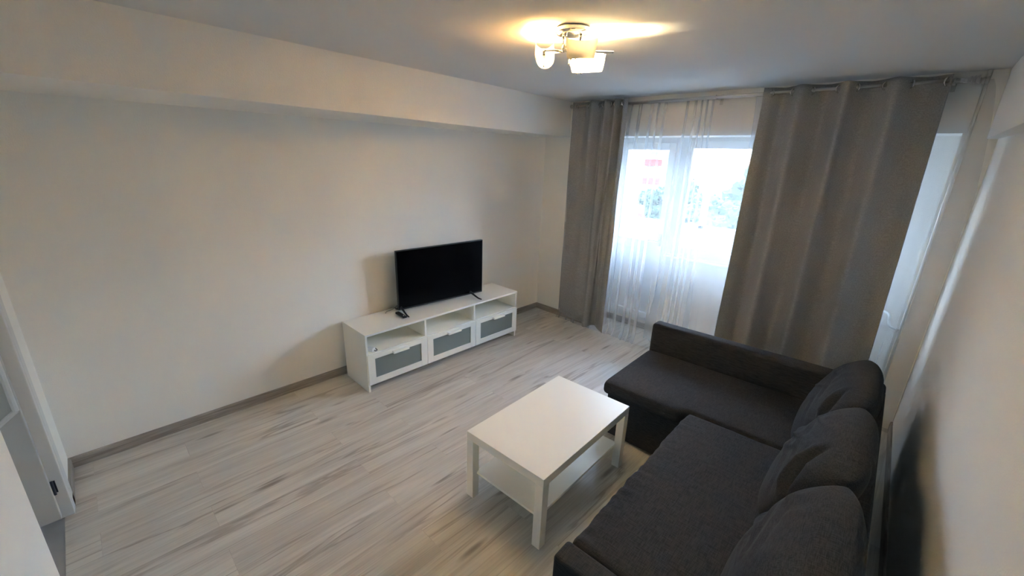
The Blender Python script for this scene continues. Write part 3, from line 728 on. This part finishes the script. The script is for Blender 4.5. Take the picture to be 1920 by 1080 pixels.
# ------------------------------------------------------------------ ceiling lamp
HUB = Vector((2.09, .33, 2.415))
t = thing('ceiling_lamp', (HUB.x, HUB.y, H), 'chrome ceiling lamp with three curved frosted glass shades, switched on', 'ceiling lamp')
b = bmesh.new(); tube(b, [(HUB.x, HUB.y, H), (HUB.x, HUB.y, H-.006), (HUB.x, HUB.y, H-.020), (HUB.x, HUB.y, H-.028), (HUB.x, HUB.y, H-.030)], [.072, .078, .078, .070, .05], 40)
base = sharp(par(ob('ceiling_plate', b, CHROME), t), 40)
for dx, dy in ((-.033, -.02), (.033, .02), (-.005, -.045)):
    b = bmesh.new(); tube(b, [(HUB.x+dx, HUB.y+dy, H-.028), (HUB.x+dx, HUB.y+dy, H-.040)], .008, 12); par(ob('screw_cap', b, CHROME, smooth=True), t)
for dx, dy in ((-.033, -.02), (.033, .02)):
    b = bmesh.new(); tube(b, [(HUB.x+dx, HUB.y+dy, H-.03), (HUB.x+dx, HUB.y+dy, HUB.z)], .0055, 12); par(ob('stem', b, CHROME, smooth=True), t)
AMB = emit('amber_bulb', (1.0, .56, .18), BULB*.45); OFF = simple('unlit_bulb', (.85, .84, .80), .3, bump=.01, bscale=20); WRM = emit('warm_bulb', (1.0, .76, .43), BULB)
def spot(c, axis, arm_from, mat, tilt=0, R_=.043, L_=.125, flip=1):
    c = Vector(c); ax = Vector((axis[0], axis[1], 0)).normalized(); side = Vector((-ax.y, ax.x, 0))
    # half pipe shade open at the top
    b = bmesh.new(); n = 32; k = 12; gi = []; go = []
    UP = R_*1.05
    for r_, G_ in ((R_, go), (R_-.004, gi)):
        for j in range(k+1):
            s = j/k; row = []
            for i in range(n+1):
                # U profile: vertical cheek, round bottom, vertical cheek
                if i < 6: px_, pz_ = -r_, UP*(1-i/6)
                elif i > n-6: px_, pz_ = r_, UP*(i-(n-6))/6
                else:
                    a = -PI+PI*(i-6)/(n-12); px_, pz_ = math.cos(a)*r_, math.sin(a)*r_
                ext = .5*L_+.005*(pz_/R_)                      # ends slant: longer at the rim than at the bottom
                top = (1-.30*math.sin(PI*s)) if pz_ > 0 else 1  # rim dips along the middle
                row.append(b.verts.new(c+ax*((2*s-1)*ext)*flip+side*px_+Vector((0, 0, pz_*top))))
            G_.append(row)
    for G_ in (go, gi):
        for j in range(k):
            for i in range(n): b.faces.new((G_[j][i], G_[j][i+1], G_[j+1][i+1], G_[j+1][i]))
    for j in range(k):
        b.faces.new((go[j][0], go[j+1][0], gi[j+1][0], gi[j][0])); b.faces.new((go[j][n], gi[j][n], gi[j+1][n], go[j+1][n]))
    for i in range(n):
        b.faces.new((go[0][i], gi[0][i], gi[0][i+1], go[0][i+1])); b.faces.new((go[k][i], go[k][i+1], gi[k][i+1], gi[k][i]))
    # the ends are closed up to a concave rim
    for e_s in (-1, 1):
        lay = []
        for off in (0.0, .003):
            lo, up = [], []
            for i in range(5, n-4):
                if i == 5: px_, pz_ = -R_, UP*.16
                elif i == n-5: px_, pz_ = R_, UP*.16
                else:
                    a = -PI+PI*(i-6)/(n-12); px_, pz_ = math.cos(a)*R_, math.sin(a)*R_
                zc = .020+UP*.5*(abs(px_)/R_)**2.2
                for lst, z_ in ((lo, pz_), (up, max(zc, pz_+.0005))):
                    lst.append(b.verts.new(c+ax*(e_s*(.5*L_+.005*(z_/R_)-off-.001))*flip+side*px_*.985+Vector((0, 0, z_*.985))))
            for i in range(len(lo)-1): b.faces.new((lo[i], lo[i+1], up[i+1], up[i]))
            lay.append((lo, up))
        for i in range(len(lay[0][1])-1): b.faces.new((lay[0][1][i], lay[0][1][i+1], lay[1][1][i+1], lay[1][1][i]))
    sh = par(ob('lamp_shade', b, OPAL, smooth=True), t)
    # curved arm, socket, bulb
    p0 = Vector(arm_from); elbow = c-ax*(L_/2+.012)*flip+Vector((0, 0, .010)); b = bmesh.new()
    tube(b, [p0, p0.lerp(elbow, .5)+Vector((0, 0, .004)), elbow], .005, 10)
    tube(b, [elbow+Vector((0, 0, .008)), elbow-Vector((0, 0, .02))], .007, 12)
    tube(b, [elbow-Vector((0, 0, .012)), c-ax*(L_*.25)*flip-Vector((0, 0, .008))], .005, 10)
    am = par(ob('arm', b, CHROME, smooth=True), t)
    q0 = c-ax*(L_*.36)*flip-Vector((0, 0, .012)); q1 = c-ax*(L_*.20)*flip-Vector((0, 0, .017))
    b = bmesh.new(); tube(b, [q0, q1], .013, 14); c_ = ob('socket', b, CHROME, smooth=True); c_.parent = am
    b = bmesh.new(); e_ = q1+ax*.045*flip; tube(b, [q1, q1.lerp(e_, .3), q1.lerp(e_, .7), q1.lerp(e_, .93), e_], [.008, .0145, .0145, .010, .003], 14)
    c_ = par(ob('bulb', b, mat, smooth=True), t)
    b = bmesh.new()
    for s in (-1, 1):
        kx = c-ax*(L_*.25)*flip-Vector((0, 0, R_+.003))+ax*s*.010
        tube(b, [kx+Vector((0, 0, .004)), kx-Vector((0, 0, .004))], .004, 8)
    c_ = ob('shade_screw', b, CHROME, smooth=True); c_.parent = sh
h_ = HUB
spot((1.945, .315, 2.408), (.60, -.80), h_+Vector((-.03, -.01, .0)), AMB, flip=-1)
spot((2.092, .462, 2.385), (.90, .43), h_+Vector((.0, .03, -.01)), WRM, L_=.15, R_=.040)
spot((2.168, .300, 2.408), (.80, .60), h_+Vector((.02, .0, .0)), OFF, L_=.13, R_=.036)
b = bmesh.new(); tube(b, [h_+Vector((-.16, -.01, .012)), h_, h_+Vector((.15, .12, -.004))], .005, 10); tube(b, [h_+Vector((0, 0, .02)), h_-Vector((0, 0, .015))], .014, 16)
par(ob('cross_bar', b, CHROME, smooth=True), t)
